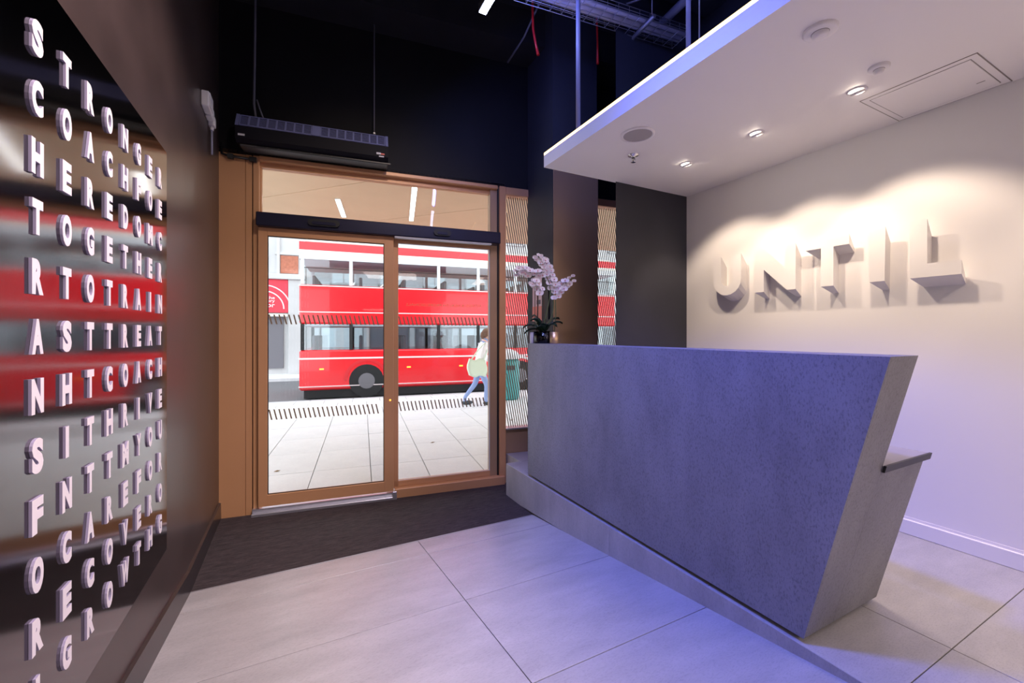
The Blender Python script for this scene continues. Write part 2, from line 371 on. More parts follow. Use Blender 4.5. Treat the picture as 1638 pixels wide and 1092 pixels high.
# sliding leaf
lf = MB().box(.303, .369, -.055, -.01, -.219, 2.037, .003).box(1.274, 1.355, -.055, -.01, -.219, 2.037, .003)
lf.box(.366, 1.277, -.055, -.01, 1.971, 2.037, .003).box(.366, 1.277, -.055, -.01, -.219, -.128, .003)
leaf = DP(lf, 'sliding_leaf', 'bronze')
DP(MB().box(.367, 1.276, -.036, -.030, -.13, 1.973), 'glass_pane', 'glass', leaf)
gs = MB()
for a, b_, c_, d in ((.369, 1.274, -.128, -.122), (.369, 1.274, 1.965, 1.971)): gs.box(a, b_, -.043, -.037, c_, d)
for a in (.369, 1.268): gs.box(a, a+.006, -.043, -.037, -.128, 1.971)
DP(gs, 'glazing_gasket', 'edge', leaf)
DP(MB().lathe(0, 0, [(.0, .0), (.008, .0), (.008, .004), (0, .004)], 10), 'lock_light', 'amber', leaf, org=(0, 0, 0)).matrix_local = Matrix.Translation((1.325, -.055, .59)) @ Matrix.Rotation(PI/2, 4, 'X')
# fixed leaf
ff = MB().box(1.30, 1.40, .0, .045, RZ+.07, 2.037, .003).box(1.40, 2.264, .0, .045, 2.00, 2.037).box(1.36, 2.264, .0, .045, -.205, -.152, .003)
fix = DP(ff, 'fixed_leaf', 'bronze')
DP(MB().box(1.38, 2.264, .018, .024, -.155, 2.002), 'glass_pane', 'glass', fix)
DP(MB().box(1.38, 2.264, .008, .017, -.156, -.149).box(2.256, 2.264, .008, .017, -.15, 2.0).box(1.38, 2.264, .008, .017, 1.994, 2.0), 'glazing_gasket', 'seal', fix)
DP(MB().box(1.365, 2.40, -.06, .05, RZ-.01, -.205, .004), 'bottom_rail', 'bronze')
DP(MB().box(.26, 1.37, -.085, .06, RZ-.01, -.262, .003).box(.26, 1.37, -.05, -.015, -.262, -.235), 'threshold_track', 'alu')
DP(MB().box(1.345, 1.38, -.09, -.055, RZ, -.215, .003), 'floor_guide', 'alu')
# printed dash bands on the door glass (thin film strips)
def dashes(u0, u1, z0, z1, v, pitch, wd, sl):
    mb = MB(); n_ = int((u1-u0-sl)/pitch)
    for i in range(n_):
        u = u0+sl+i*pitch
        mb.hexa([(u,v,z0),(u+wd,v,z0),(u+wd,v+.0006,z0),(u,v+.0006,z0),(u-sl,v,z1),(u-sl+wd,v,z1),(u-sl+wd,v+.0006,z1),(u-sl,v+.0006,z1)])
    return mb
for z0, z1 in ((1.255, 1.335), (.475, .56)):
    DP(dashes(.372, 1.272, z0, z1, -.037, .036, .0115, .020), 'dash_band', 'film', leaf).__setitem__('kind', 'stuff')
    DP(dashes(1.40, 2.26, z0, z1, .0172, .036, .0115, .020), 'dash_band', 'film', fix).__setitem__('kind', 'stuff')
# mirrored vinyl writing on the fixed pane (reads from the street)
vs, fs = glyph('HEALTH PROFESSIONALS', 0, .001, .50, .024)
DP(MB().add([(1.72-x, .0165, 1.445+y) for x, y, z in vs], fs), 'vinyl_lettering', 'vinyl', fix)
vs, fs = glyph('FITNESS &', 0, .001, .19, .022)
DP(MB().add([(2.08-x, .0165, 1.447+y) for x, y, z in vs], fs), 'vinyl_lettering', 'vinyl', fix)

# side window with full-height slanted film stripes
win = thing('window_1', None, None, (2.42, 0, 0), 'D', kind='structure')
DP(MB().box(2.419, 4.5, -.002, .10, RZ-.02, .235, .003), 'sill_panel', 'bronze2', win)
DP(MB().box(2.42, 4.5, -.03, .09, .235, .249, .002), 'window_sill', 'alu', win)
DP(MB().box(2.42, 4.5, -.02, .10, 2.545, 2.62, .003), 'lintel', 'bronze', win)
DP(MB().box(2.44, 4.5, .03, .036, .249, 2.545), 'window_pane', 'glass', win)
ws = MB(); pitch = .0235; tan = math.tan(math.radians(10)); H_ = 2.54-.25
u = 2.44
while u < 4.45+tan*H_:
    zb, zt = .25, 2.54
    ub, ut = u, u-tan*H_
    if ut < 2.44: zt = zb+(ub-2.44)/tan; ut = 2.44
    if ub > 4.45: zb = .25+(ub-4.45)/tan; ub = 4.45
    if zt > zb+.01:
        ws.hexa([(ub,.026,zb),(ub+.009,.026,zb),(ub+.009,.029,zb),(ub,.029,zb),(ut,.026,zt),(ut+.009,.026,zt),(ut+.009,.029,zt),(ut,.029,zt)])
    u += pitch
DP(ws, 'film_stripes', 'film', win).__setitem__('kind', 'stuff')

# entrance mat in its well
e0 = world((.0, -.02, 0), 'D'); e1 = world((2.42, -.02, 0), 'D')
mt = MB().prism([(-.534, RY+.003), (1.690, RY+.003), (1.690, 3.414), (1.831, 3.414), (1.831, 3.70), (-.534, e0[1]-.01)], 2, RZ-.011, RZ+.002)
mt.build('entrance_mat', 'mat', org=(0, RY, RZ-.011), label='long dark brown brush entrance mat inside the sliding door', cat='mat')
MB().box(-.534, 1.69, RY-.004, RY+.003, RZ-.012, RZ+.003).build('trim_2', 'steel', kind='structure')

# ================================================================ EXTERIOR
PZ = -.30
pav = S(MB().box(-4, 11, .11, 6.3, -.6, PZ-.03), 'floor_pavement', 'kerb', frame='D', org=(0, 0, PZ))
vrow = [.11, .25, 1.05, 1.85, 2.65, 3.45, 4.25, 5.05, 5.85, 6.3]
for j in range(len(vrow)-1):
    for i in range(-5, 16):
        o_ = .0 if j % 2 else .29
        u0 = .02+.58*i+o_*(1 if j > 4 else 0); dz = random.uniform(-.001, .001)
        MB().box(u0+.004, u0+.576, vrow[j]+.004, vrow[j+1]-.004, PZ-.035, PZ+dz, .002).build('paving_slab', 'pave', pav, org=(u0, vrow[j], PZ))
for i in range(-4, 11):
    MB().box(i*.9+.004, i*.9+.896, 6.3, 6.45, -.6, PZ+.002, .008).build('kerb_stone', 'kerb', pav, org=(i*.9, 6.3, PZ))
S(MB().box(-14, 22, 6.45, 13.6, -.6, -.43), 'floor_road', 'road', frame='D', org=(0, 6.45, -.43))
S(MB().box(-14, 22, 12.2, 14, -.6, -.33), 'floor_far_pavement', 'pave', frame='D', org=(0, 12.2, -.33))
# canopy soffit with diagonal boards
cz = 3.0
can = S(MB().box(-4, 11, .25, 3.98, cz+.03, cz+.35), 'ceiling_canopy', 'soffit', frame='D', org=(0, 0, cz))
def clip(poly, a, b, c):
    out = []
    for i in range(len(poly)):
        p, q = poly[i], poly[(i+1) % len(poly)]
        dp_, dq = a*p[0]+b*p[1]-c, a*q[0]+b*q[1]-c
        if dp_ >= 0: out.append(p)
        if dp_*dq < 0: t = dp_/(dp_-dq); out.append((p[0]+t*(q[0]-p[0]), p[1]+t*(q[1]-p[1])))
    return out
# seam normal (.735,.678) in world -> door frame
na, nb = .735*UX+.678*UY, -.735*UY+.678*UX; base = .735*D0[0]+.678*D0[1]
for k in range(-5, 10):
    c0 = 4.108-base+1.46*k; c1 = c0+1.46
    p_ = clip(clip([(-4, .11), (11, .11), (11, 3.98), (-4, 3.98)], na, nb, c0+.006), -na, -nb, -(c1-.006))
    if len(p_) > 2: MB().prism(p_, 2, cz, cz+.03).build('soffit_board', 'soffit', can, org=(p_[0][0], p_[0][1], cz))
def duv(x, y): return ((x-D0[0])*UX+(y-D0[1])*UY, -(x-D0[0])*UY+(y-D0[1])*UX)
for i, (a, b_, txt) in enumerate((((.488, 6.10), (.646, 6.96), 'short slim light strip in the tan canopy, left of the other'), ((1.24, 4.9), (1.628, 6.70), 'long slim light strip in the tan canopy above the door'))):
    A, B = duv(*a), duv(*b_); d = Vector((B[0]-A[0], B[1]-A[1])).normalized(); n2 = Vector((-d.y, d.x))
    def rect(w_, z0, z1, e=0):
        q = [(A[0]-d.x*e+n2.x*w_, A[1]-d.y*e+n2.y*w_), (A[0]-d.x*e-n2.x*w_, A[1]-d.y*e-n2.y*w_), (B[0]+d.x*e-n2.x*w_, B[1]+d.y*e-n2.y*w_), (B[0]+d.x*e+n2.x*w_, B[1]+d.y*e+n2.y*w_)]
        return MB().prism(q, 2, z0, z1)
    th = thing('light_strip', txt, 'light', (A[0], A[1], cz), 'D', group='light strips in the street canopy')
    rect(.036, cz-.008, cz, .006).build('housing', 'seal', th); rect(.030, cz-.012, cz-.008).build('diffuser', 'strip', th)
# dry leaves on the pavement
for i, (x, y, t_) in enumerate(((1.64, 5.55, 'nearest the middle of the sliding doors'), (3.28, 6.4, 'upper one of the two on the right'), (3.05, 5.6, 'lower one of the two on the right'), (-.19, 5.15, 'at the left edge of the doorway view'))):
    u_, v_ = duv(x, y); mb = MB(); k = .035
    mb.add([(u_-k, v_, PZ+.004), (u_, v_-k*.5, PZ+.006), (u_+k, v_, PZ+.012), (u_, v_+k*.5, PZ+.004), (u_, v_, PZ+.016)], [(0,1,4),(1,2,4),(2,3,4),(3,0,4),(0,3,2,1)])
    mb.build('fallen_leaf', 'leafb', org=(u_, v_, PZ), frame='D', label='small dry brown leaf on the pale paving, '+t_, cat='leaf', group='fallen leaves on the pavement')

# ---- double-decker bus
B0, B1, BV, BD = -.35, 8.6, 7.4, 2.35
bus = thing('bus', 'red double-decker bus passing on the street outside the doors', 'bus', (4.1, 8.5, -.43), 'D')
def band(z0, z1, e=0): return MB().box(B0-e, B1+e, BV-e, BV+BD+e, z0, z1, .04 if z1-z0 > .3 else 0)
bd = band(-.20, .79); bd.build('lower_body', 'red', bus)
band(1.43, 2.40).build('middle_body', 'red', bus)
band(3.24, 3.44).build('roof_edge', 'red', bus)
MB().box(B0+.1, B1-.1, BV+.12, BV+BD-.12, 3.44, 3.52, .03).build('roof', 'cream', bus)
band(3.16, 3.24, .012).build('cream_band', 'cream', bus)
band(3.02, 3.16).build('upper_header', 'busin', bus)
MB().box(B0+.1, B1-.1, BV+.05, BV+BD-.05, -.40, -.20).build('skirt', 'rubber', bus)
MB().box(B0+.05, B1-.05, BV+.04, BV+BD-.04, 1.38, 1.43).build('lower_ceiling', 'busin', bus)
for z in (1.715, -.12, 2.36): band(z, z+.022, .012).build('pinstripe', 'pink', bus)
band(.56, .60, .012).build('pinstripe', 'pink', bus)
for i in range(8):
    for z0, z1, nm in ((.79, 1.43, 'lower'), (2.40, 3.02, 'upper')):
        u0 = B0+.06+i*1.106; 
        for v in (BV+.02, BV+BD-.03):
            MB().box(u0+.05, u0+1.07, v, v+.01, z0, z1).build('window_pane', 'busglass', bus)
    for z0, z1 in ((.79, 1.43), (2.40, 3.02)):
        for v in (BV+.01, BV+BD-.06): MB().box(u0-.03, u0+.05, v, v+.05, z0, z1).build('window_post', 'rubber' if z0 < 2 else 'busin', bus)
    MB().box(u0+.02, u0+1.09, BV+.012, BV+.018, 2.80, 2.815).build('window_rail', 'rubber', bus)
    for rr in range(2):
        for za, zb in ((.75, 1.15), (2.35, 2.66)): MB().box(u0+.2, u0+.28, BV+.3+rr*1.1, BV+1.05+rr*1.1, za, zb, .02).build('seat_back', 'fac_dark', bus)
for u_ in (.1, 2.2, 3.6, 6.6): MB().box(u_, u_+.10, BV-.008, BV, .30, .335, .003).build('side_marker', 'amber', bus)
for u_ in (1.2, 5.4):
    for v in (BV+.02, BV+BD-.28):
        mb = MB(); pts = [(u_+.42*math.cos(2*PI*k/24), -.005+.42*math.sin(2*PI*k/24)) for k in range(24)]; mb.prism(pts, 1, v-.03, v+.24)
        wh = mb.build('wheel', 'rubber', bus)
        pts = [(u_+.2*math.cos(2*PI*k/16), -.005+.2*math.sin(2*PI*k/16)) for k in range(16)]; MB().prism(pts, 1, v-.04, v-.03).build('hub_cap', 'fac_dark', wh)
    pts = [(u_+.54*math.cos(PI*k/16), .02+.54*math.sin(PI*k/16)) for k in range(17)]+[(u_-.47*math.cos(PI*k/16), .02+.47*math.sin(PI*k/16)) for k in range(17)]
    MB().prism(pts, 1, BV-.014, BV-.001).build('wheel_arch', 'redd' if u_ < 2 else 'pink', bus)  # right arch is pale: its reflection is put into the colour

# ---- buildings opposite
FV = 14.0
fb = thing('building', 'pale stone building across the street with a row of white-framed windows', 'building', (6, FV, -.33), 'D')
MB().box(-.94, 16, FV, FV+1, -.33, 9).build('wall', 'stonew', fb)
MB().box(-.94, 16, FV-.25, FV, 2.62, 2.95, .02).build('cornice', 'stonew', fb)
MB().box(-.94, 16, FV-.12, FV, 4.55, 4.70, .02).build('cornice', 'stonew', fb)
for i in range(9):
    u0 = -.1+i*1.8
    for z0, z1 in ((3.15, 4.25), (5.2, 6.6)):
        f_ = MB().box(u0, u0+.07, FV-.06, FV, z0, z1).box(u0+.93, u0+1.0, FV-.06, FV, z0, z1).box(u0, u0+1, FV-.06, FV, z0, z0+.07).box(u0, u0+1, FV-.06, FV, z1-.07, z1).box(u0+.48, u0+.52, FV-.05, FV, z0, z1).box(u0, u0+1, FV-.05, FV, (z0+z1)/2-.02, (z0+z1)/2+.02).build('window', 'stonew', fb)
        MB().box(u0+.05, u0+.95, FV-.03, FV-.01, z0+.05, z1-.05).build('pane', 'wing' if z0 < 5 else 'fac_dark', f_)
    MB().box(u0-.55, u0-.35, FV-.14, FV, -.33, 2.62).build('shop_pilaster', 'stonew', fb)
    MB().box(u0-.3, u0+1.2, FV-.05, FV-.005, .2, 2.2).build('shop_window', 'fac_dark' if i % 3 else 'wing', fb)
rb = thing('building', 'red-fronted shop with white arches drawn on its fascia, far left through the door', 'building', (-3, FV, -.33), 'D')
MB().box(-9, -.96, FV+.02, FV+1, -.33, 9).build('wall', 'stonew', rb)
fa = MB().box(-5, -1.55, FV-.12, FV, 2.0, 3.245, .01).build('fascia', 'fac_red', rb)
for R0, R1 in ((.86, .90), (.64, .68)):
    pts = [(-2.35+R1*math.cos(PI*k/20), 2.14+R1*math.sin(PI*k/20)) for k in range(21)]+[(-2.35-R0*math.cos(PI*k/20), 2.14+R0*math.sin(PI*k/20)) for k in range(21)]
    MB().prism(pts, 1, FV-.135, FV-.12).build('arch_line', 'pink', fa)
for i, tx in enumerate(('the', 'ory', 'or')):
    vs, fs = glyph(tx, .01, .01, .26, .11); MB().add([(-2.12+x, FV-.135-z, 2.55-.15*i+y) for x, y, z in vs], fs).build('fascia_lettering', 'pink', fa)
MB().box(-5, -1.55, FV-.3, FV-.12, 1.85, 1.95).build('fascia_ledge', 'cream', rb)
MB().box(-5, -1.72, FV-.04, FV, -.1, 1.85).build('shop_window', 'fac_dark', rb)
MB().box(-1.54, -.96, FV-.16, FV, -.33, 3.25, .01).build('pilaster', 'stonew', rb)
MB().box(-9, -.96, FV-.25, FV, 3.25, 3.45, .02).build('cornice', 'stonew', rb)
for i in range(4):
    u0 = -1.82-1.05*i
    mb = MB().box(u0, u0+.6, FV-.03, FV+.02, 3.5, 4.17); mb.build('brick_panel', 'brick' if i == 0 else 'fac_dark', rb)
    MB().box(u0-.12, u0-.02, FV-.08, FV+.02, 3.45, 6).build('mullion', 'stonew', rb)
MB().box(-2, -.96, FV-.06, FV+.02, 4.2, 4.3).build('sill', 'stonew', rb)

# ---- teal bin by the kerb
tb = thing('litter_bin', 'rounded teal street bin by the kerb, seen through the striped side window', 'bin', (4.22, 5.2, PZ), 'D')
MB().lathe(4.22, 5.2, [(0, PZ), (.27, PZ), (.30, PZ+.1), (.30, PZ+.85), (.27, PZ+.92), (0, PZ+.92)], 24).build('body', 'teal', tb)
MB().lathe(4.22, 5.2, [(.31, PZ+.92), (.31, PZ+.98), (.24, PZ+1.08), (.1, PZ+1.14), (0, PZ+1.15)], 24).build('lid', 'cup', tb)
MB().box(4.12, 4.32, 4.885, 4.91, PZ+.68, PZ+.78, .005).build('slot', 'black', tb)

# ---- pedestrian
def skin(name, joints, edges, m, parent, sub=2):
    me = bpy.data.meshes.new(name); org = ORG[parent.name]
    me.from_pydata([(p[0]-org[0], p[1]-org[1], p[2]-org[2]) for p, r in joints], edges, []); me.materials.append(M_[m])
    o = link(name, me, parent, org)
    o.modifiers.new('s', 'SKIN'); s_ = o.modifiers.new('d', 'SUBSURF'); s_.levels = sub; s_.render_levels = sub
    for v, (p, r) in zip(me.skin_vertices[0].data, joints): v.radius = r if isinstance(r, tuple) else (r, r)
    me.skin_vertices[0].data[0].use_root = True
    return o
pu, pv = 3.42, 4.6
ped = thing('person', 'person in a cream coat and jeans walking past with a pale green bag', 'person', (pu, pv, PZ), 'D')
def Q(a, b, z): return (pu+a, pv+b, PZ+z)
jl = [(Q(0,0,.80), (.13,.10)), (Q(.02,0,.95), (.12,.09)), (Q(.05,0,1.13), (.14,.09)), (Q(.09,0,1.27), (.10,.07)), (Q(.13,0,1.36), .045), (Q(.15,0,1.40), .05),
      (Q(.0,-.08,.72), .085), (Q(.13,-.09,.42), .058), (Q(.10,-.09,.10), .04), (Q(.14,-.09,.05), .04), (Q(.24,-.09,.035), .033),
      (Q(.0,.08,.72), .085), (Q(-.08,.09,.43), .058), (Q(-.30,.09,.16), .04), (Q(-.30,.09,.07), .038), (Q(-.22,.09,.035), .033),
      (Q(.08,-.18,1.25), .05), (Q(-.03,-.22,1.02), .04), (Q(.06,-.2,.80), .03), (Q(.08,-.2,.72), .028),
      (Q(.08,.18,1.25), .05), (Q(.16,.22,1.02), .04), (Q(.30,.2,.86), .03), (Q(.34,.2,.80), .028)]
eg = [(0,1),(1,2),(2,3),(3,4),(4,5),(0,6),(6,7),(7,8),(8,9),(9,10),(0,11),(11,12),(12,13),(13,14),(14,15),(3,16),(16,17),(17,18),(18,19),(3,20),(20,21),(21,22),(22,23)]
skin('body', jl, eg, 'jeans', ped)
hd = MB().ball(Q(.17,0,1.47), .085, .075, .11, 16, 12).ball(Q(.26,0,1.46), .016, .014, .02).ball(Q(.17,.08,1.47), .015, .01, .03).ball(Q(.17,-.08,1.47), .015, .01, .03).build('head', 'skin', ped)
MB().ball(Q(.235,-.03,1.49), .012).ball(Q(.235,.03,1.49), .012).build('eyes', 'shoe', hd)
MB().ball(Q(.14,0,1.50), .098, .088, .105, 16, 10).ball(Q(.06,0,1.46), .05, .05, .08).build('hair', 'hair', ped)
skin('scarf', [(Q(.13,0,1.36), (.09,.08)), (Q(.09,0,1.30), (.16,.11))], [(0,1)], 'pinkcloth', ped)
skin('coat', [(Q(.0,0,.74), (.17,.15)), (Q(.02,0,.95), (.16,.12)), (Q(.06,0,1.15), (.165,.12)), (Q(.09,0,1.28), (.12,.09)),
              (Q(.08,-.18,1.25), .065), (Q(-.03,-.23,1.02), .055), (Q(.05,-.21,.83), .045), (Q(.08,.18,1.25), .065), (Q(.16,.23,1.02), .055), (Q(.29,.21,.88), .045)],
     [(0,1),(1,2),(2,3),(3,4),(4,5),(5,6),(3,7),(7,8),(8,9)], 'coat_', ped)
for s_ in (-1, 1):
    z0 = (.05, .05)[s_ > 0]; a0 = .17 if s_ < 0 else -.25
    MB().ball(Q(a0, .09*s_, .045), .13, .05, .045).build('shoe', 'shoe', ped)
for hx, hy, hz in ((.08,-.2,.70), (.35,.2,.78)):
    hb = MB()
    for k in range(4): hb.tube([Q(hx+.012*k-.018, hy, hz+.02), Q(hx+.012*k-.014, hy+.004, hz-.03), Q(hx+.012*k-.006, hy+.01, hz-.06-.005*(k % 2))], [.008,.0075,.006], 6)
    hb.tube([Q(hx+.02, hy, hz+.02), Q(hx+.045, hy+.01, hz-.02)], [.009,.007], 6).ball(Q(hx, hy, hz+.01), .032, .016, .035)
    hb.build('hand', 'skin', ped)
bg_ = thing('shoulder_bag', 'pale green shoulder bag carried at the side of the walking person', 'bag', (pu-.12, pv-.26, PZ+.62), 'D')
b = bmesh.new(); bmesh.ops.create_cube(b, size=1); bmesh.ops.subdivide_edges(b, edges=b.edges[:], cuts=4, use_grid_fill=True)
for v in b.verts:
    k = 1-.35*(v.co.z+.5); v.co = (pu-.14+v.co.x*.42*(1-.25*abs(v.co.z)*2), pv-.30+v.co.y*.13*k, PZ+.80+v.co.z*.34+.02*math.sin(9*v.co.x))
MB().bm(b, True).build('bag_body', 'bag', bg_)
MB().tube([Q(-.28,-.3,.94), Q(-.12,-.28,1.15), Q(.06,-.2,1.31), Q(.08,-.25,1.12), Q(0,-.3,.95)], .012, 6).build('strap', 'bag', bg_)

# ================================================================ RECEPTION DESK
Y1, K = .91, -.242
def yend(z): return Y1+K*z
desk = thing('reception_desk', 'grey concrete-clad reception desk with slanted end on the raised platform', 'desk', (1.95, 1.9, 0))
def slant(x0, x1, z0, z1, yb=3.03, c=0, off=0):
    return MB().hexa([(x0,yend(z0)+off,z0),(x1,yend(z0)+off,z0),(x1,yb,z0),(x0,yb,z0),(x0,yend(z1)+off,z1),(x1,yend(z1)+off,z1),(x1,yb,z1),(x0,yb,z1)])
slant(1.704, 1.714, .020, 1.098).build('front_panel', 'desk', desk)
slant(1.7148, 1.905, .020, 1.098, 3.028).build('counter_upstand', 'desk', desk)
slant(1.9058, 2.262, .020, .668, 3.028).build('desk_body', 'desk', desk)
slant(1.906, 2.282, .668, .690, 3.028, off=-.004).build('worktop', ['worktop'], desk)
MB().hexa([(1.904,yend(.666)-.012,.666),(2.287,yend(.666)-.012,.666),(2.287,yend(.666)-.003,.666),(1.904,yend(.666)-.003,.666),
           (1.904,yend(.692)-.012,.692),(2.287,yend(.692)-.012,.692),(2.287,yend(.692)-.003,.692),(1.904,yend(.692)-.003,.692)]).build('worktop_edge', 'edge', desk)
MB().box(1.79, 2.2, 1.0, 2.99, .0, .020).build('plinth_gap', 'edge', desk)

# ================================================================ LETTERED PANEL ON THE LEFT WALL
pn = thing('lettered_wall_panel', 'glossy black wall panel with a grid of raised white letters', 'sign', (-.55, .5, .165))
MB().box(-.550, -.543, -1.6, 2.487, .165, 2.022, .001).build('mirror_panel', 'panel', pn)
rowsT = ['STRONGER', 'COACHFOE', 'HEREDOMC', 'TOGETHER', 'RTOTRAIN', 'ASTTREAT', 'NHTCOACH', 'SITHRIVE', 'FNTTMYOU', 'OCAREFOR', 'RECOVERO', 'IGROWTHG']
wid = dict(I=.018, T=.046, M=.062, W=.070, N=.052, H=.052, O=.050)
cache = {}
for r_, tx in enumerate(rowsT):
    for c_, ch in enumerate(tx):
        y = 1.372+c_*.1405; z = 1.859-r_*.1387
        if ch not in cache:
            vs, fs = glyph(ch, .06, .006, wid.get(ch, .048), .082)
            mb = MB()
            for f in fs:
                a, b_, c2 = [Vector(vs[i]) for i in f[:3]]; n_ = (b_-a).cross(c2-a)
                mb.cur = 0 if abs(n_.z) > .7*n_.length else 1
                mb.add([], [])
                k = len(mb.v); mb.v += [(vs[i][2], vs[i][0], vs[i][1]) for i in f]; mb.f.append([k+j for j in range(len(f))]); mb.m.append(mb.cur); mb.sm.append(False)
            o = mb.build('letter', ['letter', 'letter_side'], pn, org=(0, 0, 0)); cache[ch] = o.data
        else:
            o = bpy.data.objects.new('letter', cache[ch]); C.objects.link(o); o.parent = pn
        o.location = (-.5396+.55, y-.5, z-.165)

# ================================================================ UNTIL SIGN ON THE WHITE WALL
sg = thing('wall_sign', 'white sculpted UNTIL letters on the white wall behind the desk', 'sign', (SX, 1.6, 1.49))
def inset(p, w_):
    n_ = len(p); out = []
    A = sum(p[i][0]*p[(i+1) % n_][1]-p[(i+1) % n_][0]*p[i][1] for i in range(n_)); sgn = 1 if A > 0 else -1
    for i in range(n_):
        a, b, c = Vector(p[i-1]), Vector(p[i]), Vector(p[(i+1) % n_])
        d1 = (b-a).normalized(); d2 = (c-b).normalized(); n1 = Vector((-d1.y, d1.x))*sgn; n2_ = Vector((-d2.y, d2.x))*sgn
        bs = n1+n2_; k = bs.length_squared
        out.append(tuple(b+bs*(2*w_/k)) if k > .3 else tuple(b+n1*w_))
    return out
z0, z1 = 1.49, 1.815; st = .075
def arc(cx, cz_, r, a0, a1, n=8): return [(cx+r*math.cos(a0+(a1-a0)*k/n), cz_+r*math.sin(a0+(a1-a0)*k/n)) for k in range(n+1)]
def LU(l, r):
    R = (r-l)/2; cx = (l+r)/2
    return [(l, z1)]+arc(cx, z0+R, R, PI, 2*PI, 10)+[(r, z1), (r-st, z1)]+arc(cx, z0+R, R-st, 0, -PI, 10)+[(l+st, z1)]
def s2(Y): return -Y
LT = {
    'U': LU(s2(2.36), s2(2.11)),
    'N': [(s2(2.0), z0), (s2(2.0), z1), (s2(1.93), z1), (s2(1.775), z0+.16), (s2(1.775), z1), (s2(1.705), z1), (s2(1.705), z0), (s2(1.765), z0), (s2(1.93), z0+.165), (s2(1.93), z0)],
    'T': [(s2(1.64), z1), (s2(1.385), z1), (s2(1.385), z1-.07), (s2(1.472), z1-.07), (s2(1.472), z0), (s2(1.545), z0), (s2(1.545), z1-.07), (s2(1.64), z1-.07)],
    'I': [(s2(1.285), z1), (s2(1.20), z1), (s2(1.205), z0), (s2(1.28), z0)],
    'L': [(s2(1.09), z1), (s2(1.015), z1), (s2(1.015), z0+.075), (s2(.88), z0+.075), (s2(.88), z0), (s2(1.09), z0)],
}
DPT = .085
for ch, p in LT.items():
    bk_ = inset(p, .020); n_ = len(p)
    b = bmesh.new()
    F = [b.verts.new((SX-DPT, -q[0], q[1])) for q in p]; Bk = [b.verts.new((SX, -q[0]-.012, q[1]-.068)) for q in bk_]
    b.faces.new(F); b.faces.new(Bk[::-1])
    for i in range(n_):
        j = (i+1) % n_
        b.faces.new((F[i], F[j], Bk[j])); b.faces.new((F[i], Bk[j], Bk[i]))
    b.normal_update(); bmesh.ops.triangulate(b, faces=[f for f in b.faces if len(f.verts) > 4])
    MB().bm(b).build('letter', 'sign', sg)

# ================================================================ CEILING FITTINGS ON THE BULKHEAD
CZ = 2.44
def at_ceiling(name, label, cat, x, y, group=None): return thing(name, label, cat, (x, y, CZ), group=group)
sp = at_ceiling('ceiling_speaker', 'round grey-grilled speaker flush in the white bulkhead', 'speaker', 1.924, 2.001)
MB().lathe(1.924, 2.001, [(.105, CZ), (.105, CZ-.006), (.092, CZ-.010), (.088, CZ-.006)], 32).build('rim', 'whiteceil', sp)
MB().lathe(1.924, 2.001, [(.089, CZ-.005), (.05, CZ-.009), (0, CZ-.010)], 32).build('grille', 'speaker', sp)
sk_ = at_ceiling('sprinkler', 'small chrome fire sprinkler beside the ceiling speaker', 'sprinkler', 2.118, 2.245)
MB().lathe(2.118, 2.245, [(.038, CZ), (.036, CZ-.006), (.014, CZ-.010), (.012, CZ-.02)], 20).build('rosette', 'chrome', sk_)
MB().tube([(2.118, 2.245, CZ-.01), (2.118, 2.245, CZ-.045)], .006).tube([(2.106, 2.245, CZ-.02), (2.104, 2.245, CZ-.035), (2.118, 2.245, CZ-.046)], .003, 6).tube([(2.130, 2.245, CZ-.02), (2.132, 2.245, CZ-.035), (2.118, 2.245, CZ-.046)], .003, 6).build('frame_arms', 'chrome', sk_)
MB().lathe(2.118, 2.245, [(0, CZ-.046), (.018, CZ-.047), (.018, CZ-.050), (0, CZ-.050)], 16).build('deflector', 'chrome', sk_)
def aim(o, tgt): o.rotation_euler = (Vector(tgt)-o.location).to_track_quat('-Z', 'Y').to_euler()
dl = [(2.578, 2.18, 'small round downlight in the white bulkhead, farthest from the access panel'), (2.579, 1.646, 'middle one of the three lit downlights in the white bulkhead'),
      (2.596, 1.12, 'lit downlight beside the corner of the ceiling access panel')]
for x, y, tx in dl+[(2.6, .06, 0), (2.6, -.5, 0), (2.6, -1.1, 0)]:
    if tx:
        t_ = at_ceiling('downlight', tx, 'light', x, y, 'lit downlights in the white bulkhead')
        MB().lathe(x, y, [(.045, CZ), (.045, CZ-.004), (.036, CZ-.006), (.030, CZ-.002)], 24).build('bezel', 'whiteceil', t_)
        g_ = MB(); R_ = Matrix.Rotation(-.45, 4, 'Y')
        vs = []; 
        for r2_, zz in ((.031, 0), (.031, -.012), (.026, -.014)):
            for k in range(20): v = R_ @ Vector((r2_*math.cos(2*PI*k/20), r2_*math.sin(2*PI*k/20), zz)); vs.append((x+v.x, y+v.y, CZ-.002+v.z))
        g_.add(vs, [(i*20+k, i*20+(k+1) % 20, (i+1)*20+(k+1) % 20, (i+1)*20+k) for i in range(2) for k in range(20)], True)
        g_.build('gimbal', 'whiteceil', t_)
        vs = []
        for k in range(20): v = R_ @ Vector((.026*math.cos(2*PI*k/20), .026*math.sin(2*PI*k/20), -.0135)); vs.append((x+v.x, y+v.y, CZ-.002+v.z))
        MB().add(vs, [list(range(20))]).build('lamp', 'spot', t_)
    l_ = bpy.data.lights.new('lamp_or_fill_light', 'SPOT'); l_.energy = P_SPOT; l_.color = (1, .80, .62); l_.spot_size = math.radians(92); l_.spot_blend = .45; l_.shadow_soft_size = .035
    lo = bpy.data.objects.new('lamp_or_fill_light', l_); C.objects.link(lo); lo.location = (x+.012, y, CZ-.03); aim(lo, (SX, y-.05, .75))
